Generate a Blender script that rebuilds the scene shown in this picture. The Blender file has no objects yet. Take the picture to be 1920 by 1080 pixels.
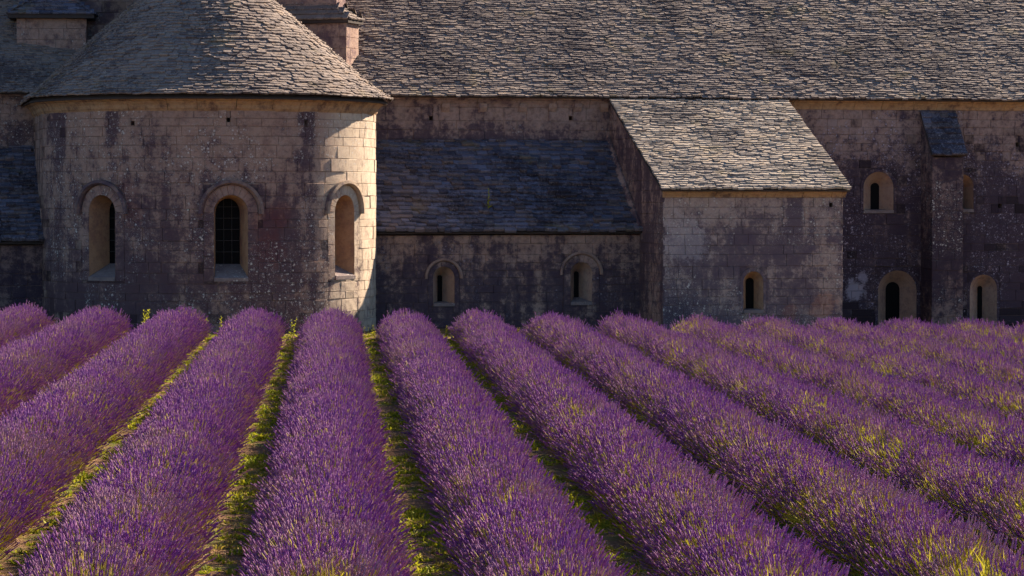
import bpy, math, random
import numpy as np
from mathutils import Vector, Quaternion, noise, Matrix
R_ = math.radians
random.seed(11)
S = bpy.context.scene
COL = S.collection

# ------------------------------------------------------------------ camera
F_PX = 5500.0
EYE = 3.2
DIST = 77.0
CAM = Vector((-DIST*math.sin(R_(7)), -DIST*math.cos(R_(7)), EYE))
YAW = R_(7) + math.atan(567/F_PX)
PITCH = math.atan(170/F_PX)
cam_d = bpy.data.cameras.new('camera'); cam = bpy.data.objects.new('camera', cam_d); COL.objects.link(cam)
cam.location = CAM
cam.rotation_euler = (math.pi/2 - PITCH, 0, -YAW)
cam_d.sensor_width = 36; cam_d.lens = F_PX/1920*36; cam_d.clip_start = 0.5; cam_d.clip_end = 2000
S.camera = cam
FWD = Vector((math.sin(YAW)*math.cos(PITCH), math.cos(YAW)*math.cos(PITCH), -math.sin(PITCH)))
RGT = Vector((math.cos(YAW), -math.sin(YAW), 0))
UPV = RGT.cross(FWD)
def at(px, py, Y):
    """point of the wall plane Y = const that was measured at a pixel of the survey photo"""
    d = FWD*F_PX + RGT*(px-960) - UPV*(py-540)
    return CAM + d*((Y-CAM.y)/d.y)

# ------------------------------------------------------------------ sky, sun, exposure
SUN_A, SUN_E = R_(32), R_(30.4)          # behind the facade on the right
w = bpy.data.worlds.new('World'); S.world = w; w.use_nodes = True
nt = w.node_tree
sky = nt.nodes.new('ShaderNodeTexSky'); sky.sky_type = 'NISHITA'; sky.sun_disc = False
sky.sun_elevation = SUN_E; sky.sun_rotation = R_(90) - SUN_A
sky.air_density = 1.0; sky.dust_density = 0.2; sky.ozone_density = 5.0
bg = nt.nodes['Background']; bg.inputs[1].default_value = 0.05
nt.links.new(sky.outputs[0], bg.inputs[0])
sd = bpy.data.lights.new('sun', 'SUN'); sd.energy = 5.0; sd.angle = R_(0.5); sd.color = (1.0, 0.82, 0.62)
sun = bpy.data.objects.new('sun', sd); COL.objects.link(sun)
SUN_DIR = Vector((math.cos(SUN_E)*math.cos(SUN_A), math.cos(SUN_E)*math.sin(SUN_A), math.sin(SUN_E)))
sun.rotation_euler = SUN_DIR.to_track_quat('Z', 'Y').to_euler()
sun.location = SUN_DIR*60
S.view_settings.view_transform = 'Standard'; S.view_settings.look = 'None'
S.view_settings.exposure = 1.88; S.view_settings.gamma = 1.0

S.cycles.adaptive_threshold = 0.025; S.cycles.max_bounces = 4; S.cycles.diffuse_bounces = 2; S.cycles.glossy_bounces = 2; S.cycles.transmission_bounces = 2

# ------------------------------------------------------------------ node helpers
class NT:
    def __init__(self, name):
        self.m = bpy.data.materials.new(name); self.m.use_nodes = True
        self.t = self.m.node_tree; self.n = self.t.nodes; self.n.clear()
        self.out = self.n.new('ShaderNodeOutputMaterial')
    def node(self, t, **k):
        x = self.n.new('ShaderNode'+t)
        for a, b in k.items(): setattr(x, a, b)
        return x
    def put(self, sock, v):
        if hasattr(v, 'node'): self.t.links.new(v, sock)
        elif v is not None: sock.default_value = v
    def math(self, op, a, b=None, c=None, clamp=False):
        x = self.node('Math', operation=op, use_clamp=clamp)
        self.put(x.inputs[0], a); self.put(x.inputs[1], b); self.put(x.inputs[2], c)
        return x.outputs[0]
    def pos(self, scale=(1,1,1), loc=(0,0,0)):
        g = self.node('NewGeometry'); mp = self.node('Mapping')
        self.t.links.new(g.outputs['Position'], mp.inputs[0])
        mp.inputs['Scale'].default_value = scale; mp.inputs['Location'].default_value = loc
        return mp.outputs[0]
    def noise(self, vec, scale, detail=4, rough=.55, dist=0):
        x = self.node('TexNoise'); self.t.links.new(vec, x.inputs['Vector'])
        x.inputs['Scale'].default_value = scale; x.inputs['Detail'].default_value = detail
        x.inputs['Roughness'].default_value = rough; x.inputs['Distortion'].default_value = dist
        return x.outputs[0]
    def step(self, v, lo, hi):
        x = self.node('MapRange', interpolation_type='SMOOTHSTEP')
        self.put(x.inputs[0], v); x.inputs[1].default_value = lo; x.inputs[2].default_value = hi
        return x.outputs[0]
    def mix(self, f, a, b, mode='MIX'):
        x = self.node('Mix', data_type='RGBA', blend_type=mode)
        self.put(x.inputs[0], f)
        for s, v in ((x.inputs[6], a), (x.inputs[7], b)):
            if isinstance(v, (tuple, list)): v = (*v[:3], 1)
            self.put(s, v)
        return x.outputs[2]
    def island(self):
        return self.node('NewGeometry').outputs['Random Per Island']
    def bump(self, h, strength, dist):
        x = self.node('Bump'); self.put(x.inputs['Height'], h)
        x.inputs['Strength'].default_value = strength; x.inputs['Distance'].default_value = dist
        return x.outputs[0]
    def bsdf(self, col, rough=.9, normal=None, spec=.2):
        b = self.node('BsdfPrincipled')
        if isinstance(col, (tuple, list)): col = (*col[:3], 1)
        self.put(b.inputs['Base Color'], col); self.put(b.inputs['Roughness'], rough)
        b.inputs['Specular IOR Level'].default_value = spec
        if normal is not None: self.put(b.inputs['Normal'], normal)
        self.t.links.new(b.outputs[0], self.out.inputs[0])
        return self.m

def stone_mat(name, light, warm, dark, amt, lichen, seed=0, streak=.35, lich_col=(.46,.42,.38), lit_side=None, rise=None, spots=(), runs=()):
    """weathered limestone: pale and warm blocks, black biofilm in patches and runs, pale lichen dots.
    washed = (x0, x1, colour): sunlit flank painted in as paler stone; rise = (z0, z1, gain): film thickens away from the dry band under the eaves;
    spots = (centre, radius, colour, strength): crusts and old limewash; runs = (x, width, z_top, z_low): gutter stains"""
    k = NT(name); off = (seed*7.3, seed*3.1, seed*5.7)
    p = k.pos((1,1,1), off); raw = k.node('NewGeometry').outputs['Position']
    sx = k.node('SeparateXYZ'); k.t.links.new(raw, sx.inputs[0]); X, Z = sx.outputs[0], sx.outputs[2]
    isl = k.island()
    isl2 = k.math('FRACT', k.math('MULTIPLY', isl, 13.7))
    patch = k.noise(p, .42, 4, .6, .4)
    run = k.noise(k.pos((2.1,2.1,.10), off), 1.0, 4, .6)
    mid = k.noise(p, 2.6, 4, .65)
    fine = k.noise(p, 7, 6, .8)
    grain = k.noise(p, 34, 3, .7)
    base = k.mix(isl, light, warm)
    base = k.mix(k.step(mid, .38, .66), base, warm)
    lit_mask = None
    if lit_side:
        lit_mask = k.step(k.math('ADD', X, k.math('MULTIPLY', k.math('SUBTRACT', patch, .5), 2.4)), lit_side[0], lit_side[1])
        base = k.mix(lit_mask, base, k.mix(isl2, lit_side[2], tuple(c*.86 for c in lit_side[2])))  # sunlight on the right flank is painted in as a paler stone colour
    tone = k.math('ADD', .66, k.math('MULTIPLY', isl2, .38))
    base = k.mix(1.0, base, k.node('CombineColor').outputs[0], 'MULTIPLY') if False else base
    hs = k.node('HueSaturation'); k.put(hs.inputs['Value'], tone); k.put(hs.inputs['Color'], base); base = hs.outputs[0]
    base = k.mix(k.math('MULTIPLY', k.step(fine, .42, .75), .55), base, (light[0]*.40, light[1]*.36, light[2]*.36))
    m = k.math('ADD', k.math('MULTIPLY', patch, 1-streak), k.math('MULTIPLY', run, streak))
    m = k.math('ADD', m, k.math('MULTIPLY', k.math('SUBTRACT', fine, .5), .62))
    m = k.math('ADD', m, k.math('MULTIPLY', k.math('SUBTRACT', mid, .5), .42))
    m = k.math('ADD', m, k.math('MULTIPLY', k.math('SUBTRACT', isl, .5), .16))
    if lit_mask is not None: m = k.math('SUBTRACT', m, k.math('MULTIPLY', lit_mask, .24))
    if rise:
        m = k.math('ADD', m, k.math('MULTIPLY', k.math('SUBTRACT', k.step(k.math('ADD', Z, k.math('MULTIPLY', run, 1.6)), rise[0]+.8, rise[1]+.8), .5), rise[2]))
    for (x, wd, zt, zl) in runs:
        a = k.step(k.math('ABSOLUTE', k.math('SUBTRACT', k.math('ADD', X, k.math('MULTIPLY', k.math('SUBTRACT', mid, .5), wd*1.2)), x)), wd, wd*.3)
        zz = k.step(k.math('ADD', Z, k.math('MULTIPLY', k.math('SUBTRACT', mid, .5), 1.0)), zl, zt)
        m = k.math('ADD', m, k.math('MULTIPLY', k.math('MULTIPLY', a, zz), .38))
    dm = k.math('ADD', k.math('MULTIPLY', k.step(m, .50-amt*.3, .86-amt*.3), .62), k.math('MULTIPLY', k.step(m, .66-amt*.3, .76-amt*.3), .36))
    c = k.mix(k.math('MULTIPLY', dm, .95), base, k.mix(isl2, tuple(q*.6 for q in dark), tuple(q*1.9 for q in dark)))
    c = k.mix(k.math('MULTIPLY', k.step(mid, .52, .72), .35), c, (dark[0]*1.5, dark[1]*1.4, dark[2]*1.8))
    v = k.node('TexVoronoi', feature='F1'); k.t.links.new(p, v.inputs['Vector']); v.inputs['Scale'].default_value = 11; v.inputs['Randomness'].default_value = 1.0
    dots = k.math('MULTIPLY', k.step(k.math('ADD', v.outputs['Distance'], k.math('MULTIPLY', k.math('SUBTRACT', grain, .5), .7)), .34, .2), k.step(fine, .48, .56))
    zone = k.step(k.math('ADD', k.noise(k.pos((1,1,1),(off[0]+3,off[1],off[2]+8)), .55, 3, .6), k.math('MULTIPLY', k.math('SUBTRACT', isl2, .5), .12)), .64-lichen*.16, .76-lichen*.16)
    specks = k.step(k.math('ADD', grain, k.math('MULTIPLY', k.math('SUBTRACT', fine, .5), .5)), .60, .66)
    for (cen, rad, col, st) in spots:
        d = k.node('VectorMath', operation='DISTANCE'); k.t.links.new(raw, d.inputs[0]); d.inputs[1].default_value = cen
        f = k.math('ADD', k.math('DIVIDE', d.outputs['Value'], rad), k.math('ADD', k.math('MULTIPLY', k.math('SUBTRACT', mid, .5), 1.6), k.math('MULTIPLY', k.math('SUBTRACT', fine, .5), 1.6)))
        c = k.mix(k.math('MULTIPLY', k.math('MULTIPLY', k.step(f, 1.0, .6), st), k.math('ADD', .35, k.math('MULTIPLY', k.step(isl2, .3, .5), .65))), c, col)
    lm = k.math('MULTIPLY', k.math('MAXIMUM', dots, k.math('MULTIPLY', specks, .7)), k.math('MULTIPLY', zone, min(1, lichen+.3)))
    c = k.mix(lm, c, lich_col)
    h = k.math('ADD', k.math('MULTIPLY', fine, .8), k.math('MULTIPLY', grain, .4))
    return k.bsdf(c, .92, k.bump(h, .7, .035), .12)

def slab_mat(name, a, b, dark, moss=.0, warm=(.34,.25,.17)):
    k = NT(name); p = k.pos(); isl = k.island()
    fine = k.noise(p, 11, 6, .7); big = k.noise(p, .5, 4)
    c = k.mix(isl, a, b)
    c = k.mix(k.math('MULTIPLY', k.step(k.math('FRACT', k.math('MULTIPLY', isl, 7.31)), .55, 1), .6), c, warm)
    c = k.mix(k.math('MULTIPLY', k.step(k.math('ADD', fine, k.math('MULTIPLY', k.math('SUBTRACT', big, .5), .9)), .48, .66), .8), c, dark)
    c = k.mix(k.math('MULTIPLY', k.step(k.math('FRACT', k.math('MULTIPLY', isl, 31.7)), .90, .94), .6), c, dark)
    c = k.mix(k.math('MULTIPLY', k.step(k.noise(p, 30, 4, .7), .58, .68), .5), c, (.5,.46,.4))
    if moss: c = k.mix(k.math('MULTIPLY', k.step(k.noise(p, 1.2, 5), .58, .68), moss), c, (.2,.15,.03))
    return k.bsdf(c, .88, k.bump(k.math('ADD', fine, k.noise(p, 40, 4)), .5, .02), .2)

M = {}
def ap(px, py):       # point on the apse skin seen at a survey pixel
    th = math.asin((px-393)/312)-R_(7); q = at(px, py, -4.34*math.cos(th)); return (4.34*math.sin(th), -4.34*math.cos(th), q.z)
P3 = lambda px, py, Y: tuple(at(px, py, Y))
RED = (.10,.022,.026)
M['apse'] = stone_mat('apse_limestone', (.33,.235,.195), (.285,.18,.135), (.036,.022,.028), .68, .95, 1, lit_side=(1.9,3.3,(.55,.44,.335)), streak=.5, rise=(5.6,.6,.20),
    spots=((ap(245,360),.42,RED,.32),(ap(255,400),.4,RED,.28),(ap(495,420),.5,RED,.32),(ap(500,470),.5,RED,.28),(ap(520,400),.35,RED,.32)),
    runs=((ap(120,240)[0],.25,5.9,3.2),(ap(222,240)[0],.22,5.9,3.6),(ap(568,240)[0],.3,5.9,3.0)))
M['apse_trim'] = stone_mat('apse_dressed_stone', (.30,.215,.185), (.265,.165,.13), (.055,.036,.04), .45, .6, 2, lit_side=(2.5,3.0,(.50,.40,.31)))
M['hood'] = stone_mat('weathered_hood_stone', (.20,.15,.14), (.19,.125,.10), (.04,.028,.036), .7, .5, 14, lit_side=(2.4,2.9,(.40,.30,.22)))
M['hood2'] = stone_mat('low_hood_stone', (.26,.195,.18), (.25,.16,.12), (.05,.036,.04), .4, .4, 15)
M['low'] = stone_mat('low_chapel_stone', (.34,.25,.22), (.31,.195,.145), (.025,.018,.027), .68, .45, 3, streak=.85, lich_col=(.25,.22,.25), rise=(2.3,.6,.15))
M['low_left_shade'] = stone_mat('shade_toned_left_low_stone', (.20,.145,.14), (.19,.12,.10), (.018,.013,.021), .95, .3, 17)  # darker copy of the low chapel stone, with the apse's shadow in its colour
M['main'] = stone_mat('main_wall_stone', (.34,.25,.22), (.31,.20,.15), (.034,.023,.031), .58, .5, 4, streak=.5, rise=(5.6,4.6,.16))
M['proj'] = stone_mat('projecting_chapel_stone', (.37,.29,.265), (.33,.235,.19), (.050,.036,.046), .62, 1.0, 5, streak=.5, rise=(3.3,1.5,.16),
    spots=((P3(1545,572,-2.5),.42,(.28,.10,.05),.32),(P3(1480,585,-2.5),.25,(.26,.09,.05),.28),(P3(1285,450,-2.5),.75,(.34,.29,.30),.5),(P3(1270,590,-2.5),.5,(.05,.04,.06),.6)),
    runs=((P3(1490,400,-2.5)[0],.30,3.4,.8),(P3(1235,400,-2.5)[0]-.05,.2,3.4,-3)))
M['right'] = stone_mat('right_range_stone', (.31,.23,.215), (.28,.185,.15), (.020,.014,.023), .80, .95, 6, streak=.5, lich_col=(.34,.29,.34), rise=(5.5,3.2,.24),
    spots=((P3(1603,545,3),.36,(.34,.30,.35),.75),(P3(1618,520,3),.2,(.32,.28,.34),.7),(P3(1790,480,2.1),.3,(.22,.13,.10),.5)))
M['buttress'] = stone_mat('buttress_stone', (.24,.175,.165), (.22,.14,.11), (.020,.014,.022), .80, .9, 16)
M['cornice'] = stone_mat('cornice_stone', (.36,.25,.16), (.36,.215,.11), (.06,.036,.028), .34, .15, 7, streak=.6)
M['reveal'] = stone_mat('pale_reveal_stone', (.36,.265,.215), (.33,.21,.15), (.10,.07,.065), .22, .05, 8)
M['reveal_warm'] = stone_mat('warm_reveal_stone', (.40,.26,.165), (.34,.20,.115), (.13,.075,.055), .35, .05, 12)  # orange bounce light is painted into this stone colour
M['tower'] = stone_mat('tower_stone', (.36,.27,.235), (.33,.215,.16), (.07,.045,.05), .40, .35, 9)
M['sill'] = stone_mat('sill_stone', (.22,.18,.18), (.18,.14,.13), (.07,.055,.06), .3, .6, 10)
k = NT('mortar'); M['mortar'] = k.bsdf(k.mix(k.noise(k.pos(), 3, 5), (.10,.068,.06), (.19,.13,.105)), .95)
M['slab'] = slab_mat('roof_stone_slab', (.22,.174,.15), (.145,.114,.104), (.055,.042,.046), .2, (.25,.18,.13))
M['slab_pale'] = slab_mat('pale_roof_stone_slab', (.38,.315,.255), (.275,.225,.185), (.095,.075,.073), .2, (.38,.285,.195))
M['slab_dark'] = slab_mat('dark_roof_stone_slab', (.13,.125,.165), (.05,.048,.07), (.020,.016,.024), .2, (.16,.11,.085))  # blue shade of the unlit roofs is mixed into the slab colour
k = NT('roof_bed'); M['bed'] = k.bsdf(k.mix(k.noise(k.pos(), 6, 4), (.03,.024,.024), (.07,.055,.05)), .95)
k = NT('dark_window_glass'); M['glass'] = k.bsdf((.005,.005,.006), .5, None, .04)
k = NT('iron_bar'); M['iron'] = k.bsdf((.03,.026,.024), .6, None, .3)

# ------------------------------------------------------------------ object helpers
def mesh_of(name, V, Fc, mat, smooth=False):
    me = bpy.data.meshes.new(name); me.from_pydata([tuple(v) for v in V], [], Fc); me.update()
    if isinstance(mat, (list, tuple)):
        for m in mat: me.materials.append(m)
    else: me.materials.append(mat)
    if smooth: me.polygons.foreach_set('use_smooth', [True]*len(me.polygons))
    return me
def obj(name, V, Fc, mat, parent=None, smooth=False):
    o = bpy.data.objects.new(name, mesh_of(name, V, Fc, mat, smooth)); COL.objects.link(o)
    if parent: o.parent = parent
    return o
def empty(name, loc, label=None, cat=None, group=None):
    o = bpy.data.objects.new(name, None); COL.objects.link(o); o.location = loc; o.empty_display_size = .2
    tag(o, label, cat, group); return o
def tag(o, label=None, cat=None, group=None, kind=None):
    if label: o['label'] = label
    if cat: o['category'] = cat
    if group: o['group'] = group
    if kind: o['kind'] = kind
    return o
class MB:
    def __init__(self): self.V = []; self.F = []
    def add(self, V, Fc):
        n = len(self.V); self.V += [tuple(v) for v in V]; self.F += [tuple(i+n for i in f) for f in Fc]
    def box(self, x0, x1, y0, y1, z0, z1):
        self.add([(x0,y0,z0),(x1,y0,z0),(x1,y1,z0),(x0,y1,z0),(x0,y0,z1),(x1,y0,z1),(x1,y1,z1),(x0,y1,z1)],
                 [(0,3,2,1),(4,5,6,7),(0,1,5,4),(1,2,6,5),(2,3,7,6),(3,0,4,7)])
    def tube(self, pts, r, n=4):
        rows = []
        for i, p in enumerate(pts):
            p = Vector(p); a = Vector(pts[max(0,i-1)]); b = Vector(pts[min(len(pts)-1,i+1)])
            t = (b-a).normalized(); s = t.orthogonal().normalized(); q = t.cross(s)
            rr = r[i] if isinstance(r, (list,tuple)) else r
            rows.append([p + (s*math.cos(j*2*math.pi/n)+q*math.sin(j*2*math.pi/n))*rr for j in range(n)])
        V = [v for row in rows for v in row]; Fc = []
        for i in range(len(rows)-1):
            for j in range(n): Fc.append((i*n+j, i*n+(j+1)%n, (i+1)*n+(j+1)%n, (i+1)*n+j))
        self.add(V, Fc)
    def build(self, name, mat, parent=None, smooth=False): return obj(name, self.V, self.F, mat, parent, smooth)

# ------------------------------------------------------------------ ground
ROWDIR_ANG = YAW + math.atan((625-960)/F_PX)
G = Vector((math.sin(ROWDIR_ANG), math.cos(ROWDIR_ANG), 0)); E = Vector((G.y, -G.x, 0))
C2 = Vector((CAM.x, CAM.y, 0))
TILT = .020
def ground_z(x, y):
    o = (Vector((x,y,0))-C2).dot(E)
    z = -TILT*max(-22, min(26, o))
    if y > -9.6: z -= .22*min(1, (y+9.6)/2.5)
    return z
def soil():
    k = NT('field_soil'); p = k.pos()
    n1 = k.noise(p, 2.2, 6, .65); n2 = k.noise(p, 14, 6, .7); n3 = k.noise(p, 45, 4, .7)
    c = k.mix(n1, (.22,.12,.065), (.10,.058,.035))
    c = k.mix(k.step(n2, .5, .66), c, (.34,.20,.11))
    c = k.mix(k.math('MULTIPLY', k.step(k.noise(p, .9, 4), .48, .6), k.step(n2, .42, .55)), c, (.10,.12,.02))
    h = k.math('ADD', n2, k.math('MULTIPLY', n3, .5))
    return k.bsdf(c, .95, k.bump(h, .9, .06), .1)
xs = [-400,-200,-100,-60,-40]+[x for x in range(-30,41,2)]+[60,100,200,400]
ys = [-500,-250,-150,-110]+[-90+2*i for i in range(35)]+[-20+i*.8 for i in range(31)]+[12,30,60,150,400]
V = [(x,y,ground_z(x,y)) for y in ys for x in xs]; nx = len(xs)
Fc = [(j*nx+i, j*nx+i+1, (j+1)*nx+i+1, (j+1)*nx+i) for j in range(len(ys)-1) for i in range(nx-1)]
tag(obj('ground', V, Fc, soil()), kind='structure')

# ------------------------------------------------------------------ the abbey
ABBEY = empty('abbey_church', (0,0,0), 'weathered stone abbey church with round apse, side chapels and stone slab roofs', 'church')
RAD = 4.34
YM = 3.0          # main wall plane
YL = -0.2         # low chapel front
YP = -2.5         # projecting chapel front
Z_MAIN = at(900,181,YM-.3).z
Z_APSE = at(400,181,-RAD-.3).z
Z_LOW = at(950,436,YL-.2).z
XPL = at(1243,480,YP).x; XPR = at(1580,480,YP).x
Z_PROJ = at(1400,356,YP-.2).z
Z_LOWTOP = at(950,266,YM).z
ZB = -1.0

def m_front(Y): return lambda u, z, o: (u, Y-o, z)
def m_left(X): return lambda u, z, o: (X-o, -u, z)      # faces -X; u runs from back (small) to front
def m_right(X): return lambda u, z, o: (X+o, u, z)
def m_apse(u, z, o):
    a = RAD*math.pi/2
    if u < -a: return (-(RAD+o), (-a-u), z)
    if u > a: return (RAD+o, (u-a), z)
    t = u/RAD
    return ((RAD+o)*math.sin(t), -(RAD+o)*math.cos(t), z)

def clip_half(poly, f):
    out = []
    for i in range(len(poly)):
        a, b = poly[i], poly[(i+1)%len(poly)]
        fa, fb = f(a), f(b)
        if fa >= 0: out.append(a)
        if (fa >= 0) != (fb >= 0):
            t = fa/(fa-fb); out.append((a[0]+(b[0]-a[0])*t, a[1]+(b[1]-a[1])*t))
    return out
def rect_minus(r, c):
    u0,u1,z0,z1 = r; a0,a1,b0,b1 = c
    if a0 >= u1 or a1 <= u0 or b0 >= z1 or b1 <= z0: return [r]
    out = []
    if u0 < a0: out.append((u0,a0,z0,z1))
    if u1 > a1: out.append((a1,u1,z0,z1))
    l, h = max(u0,a0), min(u1,a1)
    if z0 < b0: out.append((l,h,z0,b0))
    if z1 > b1: out.append((l,h,b1,z1))
    return out
def stone_geo(poly, mp, out, ch, gap, rng, curved, depth=.05):
    cu = sum(p[0] for p in poly)/len(poly); cz = sum(p[1] for p in poly)/len(poly)
    def inset(p, d):
        du, dz = cu-p[0], cz-p[1]
        return (p[0]+math.copysign(min(d, abs(du)*.45), du), p[1]+math.copysign(min(d, abs(dz)*.45), dz))
    P = [inset(p, gap*.5*rng.uniform(.6,1.7)) for p in poly]
    if curved and len(P) == 4:
        (a,b,c,d) = P
        L2 = lambda p, q, f: (p[0]+(q[0]-p[0])*f, p[1]+(q[1]-p[1])*f)
        P = [L2(a,b,i/4) for i in range(5)] + [L2(c,d,i/4) for i in range(5)]
    n = len(P); Q = [inset(p, ch) for p in P]
    q_ = .0 if curved else .005
    tl = rng.uniform(-q_,q_); tz = rng.uniform(-.004,.004)
    V = [mp(u,z,-depth) for u,z in P] + [mp(u,z,out-ch*.8) for u,z in P] + [mp(u,z,out+(tl if u>cu else -tl)+(tz if z>cz else -tz)) for u,z in Q]
    Fc = []
    for i in range(n):
        j = (i+1)%n
        Fc += [(i,j,n+j,n+i), (n+i,n+j,2*n+j,2*n+i)]
    if n == 10: Fc += [(20+i,21+i,28-i,29-i) for i in range(4)]
    else: Fc.append(tuple(range(2*n,3*n)))
    return V, Fc
def masonry(part_name, mp, u0, u1, z0, z1, mat, cuts=(), course=(.24,.32), width=(.34,.8), clips=(), seed=1,
            curved=False, limit=300, gap=.0055, facing=None, label=None, rough=.012):
    """mortar core with every stone laid in it as a piece of its own"""
    rng = random.Random(seed); stones = []; core = MB()
    z = z0
    while z < z1-.02:
        h = rng.uniform(*course)
        if z1-(z+h) < course[0]*.7: h = z1-z
        u = u0 - rng.uniform(0,.3)
        while u < u1:
            wd = rng.uniform(*width)
            a, b = max(u,u0), min(u+wd,u1)
            if u1-b < .14: b = u1
            if b-a > .03:
                rects = [(a,b,z,z+h)]
                for c in cuts: rects = [q for r in rects for q in rect_minus(r, c)]
                for r in rects:
                    if r[1]-r[0] < .012 or r[3]-r[2] < .012: continue
                    poly = [(r[0],r[2]),(r[1],r[2]),(r[1],r[3]),(r[0],r[3])]
                    for f in clips:
                        poly = clip_half(poly, f)
                        if len(poly) < 3: break
                    if len(poly) < 3: continue
                    nseg = 4 if curved else 1
                    if curved and len(poly) == 4:
                        for s in range(4):
                            ua = r[0]+(r[1]-r[0])*s/4; ub = r[0]+(r[1]-r[0])*(s+1)/4
                            core.add([mp(ua,r[2],-.022),mp(ub,r[2],-.022),mp(ub,r[3],-.022),mp(ua,r[3],-.022)],[(0,1,2,3)])
                    else: core.add([mp(p[0],p[1],-.022) for p in poly],[tuple(range(len(poly)))])
                    g = stone_geo(poly, mp, rng.gauss(0,rough*.5), rng.uniform(.004,.012), gap, rng, curved)
                    area = (r[1]-r[0])*(r[3]-r[2])
                    sc = area*(facing((r[0]+r[1])/2,(r[2]+r[3])/2) if facing else 1)
                    stones.append((sc, g))
            u += wd
            if b >= u1: break
        z += h
    wall = core.build(part_name, M['mortar'], ABBEY)
    if label: wall['label'] = label
    stones.sort(key=lambda s: -s[0])
    for sc, (V, Fc) in stones[:limit]: obj('stone', V, Fc, mat, wall)
    if len(stones) > limit:
        mb = MB()
        for sc, (V, Fc) in stones[limit:]: mb.add(V, Fc)
        tag(mb.build('small_stones', mat, wall), kind='stuff')
    return wall

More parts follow.
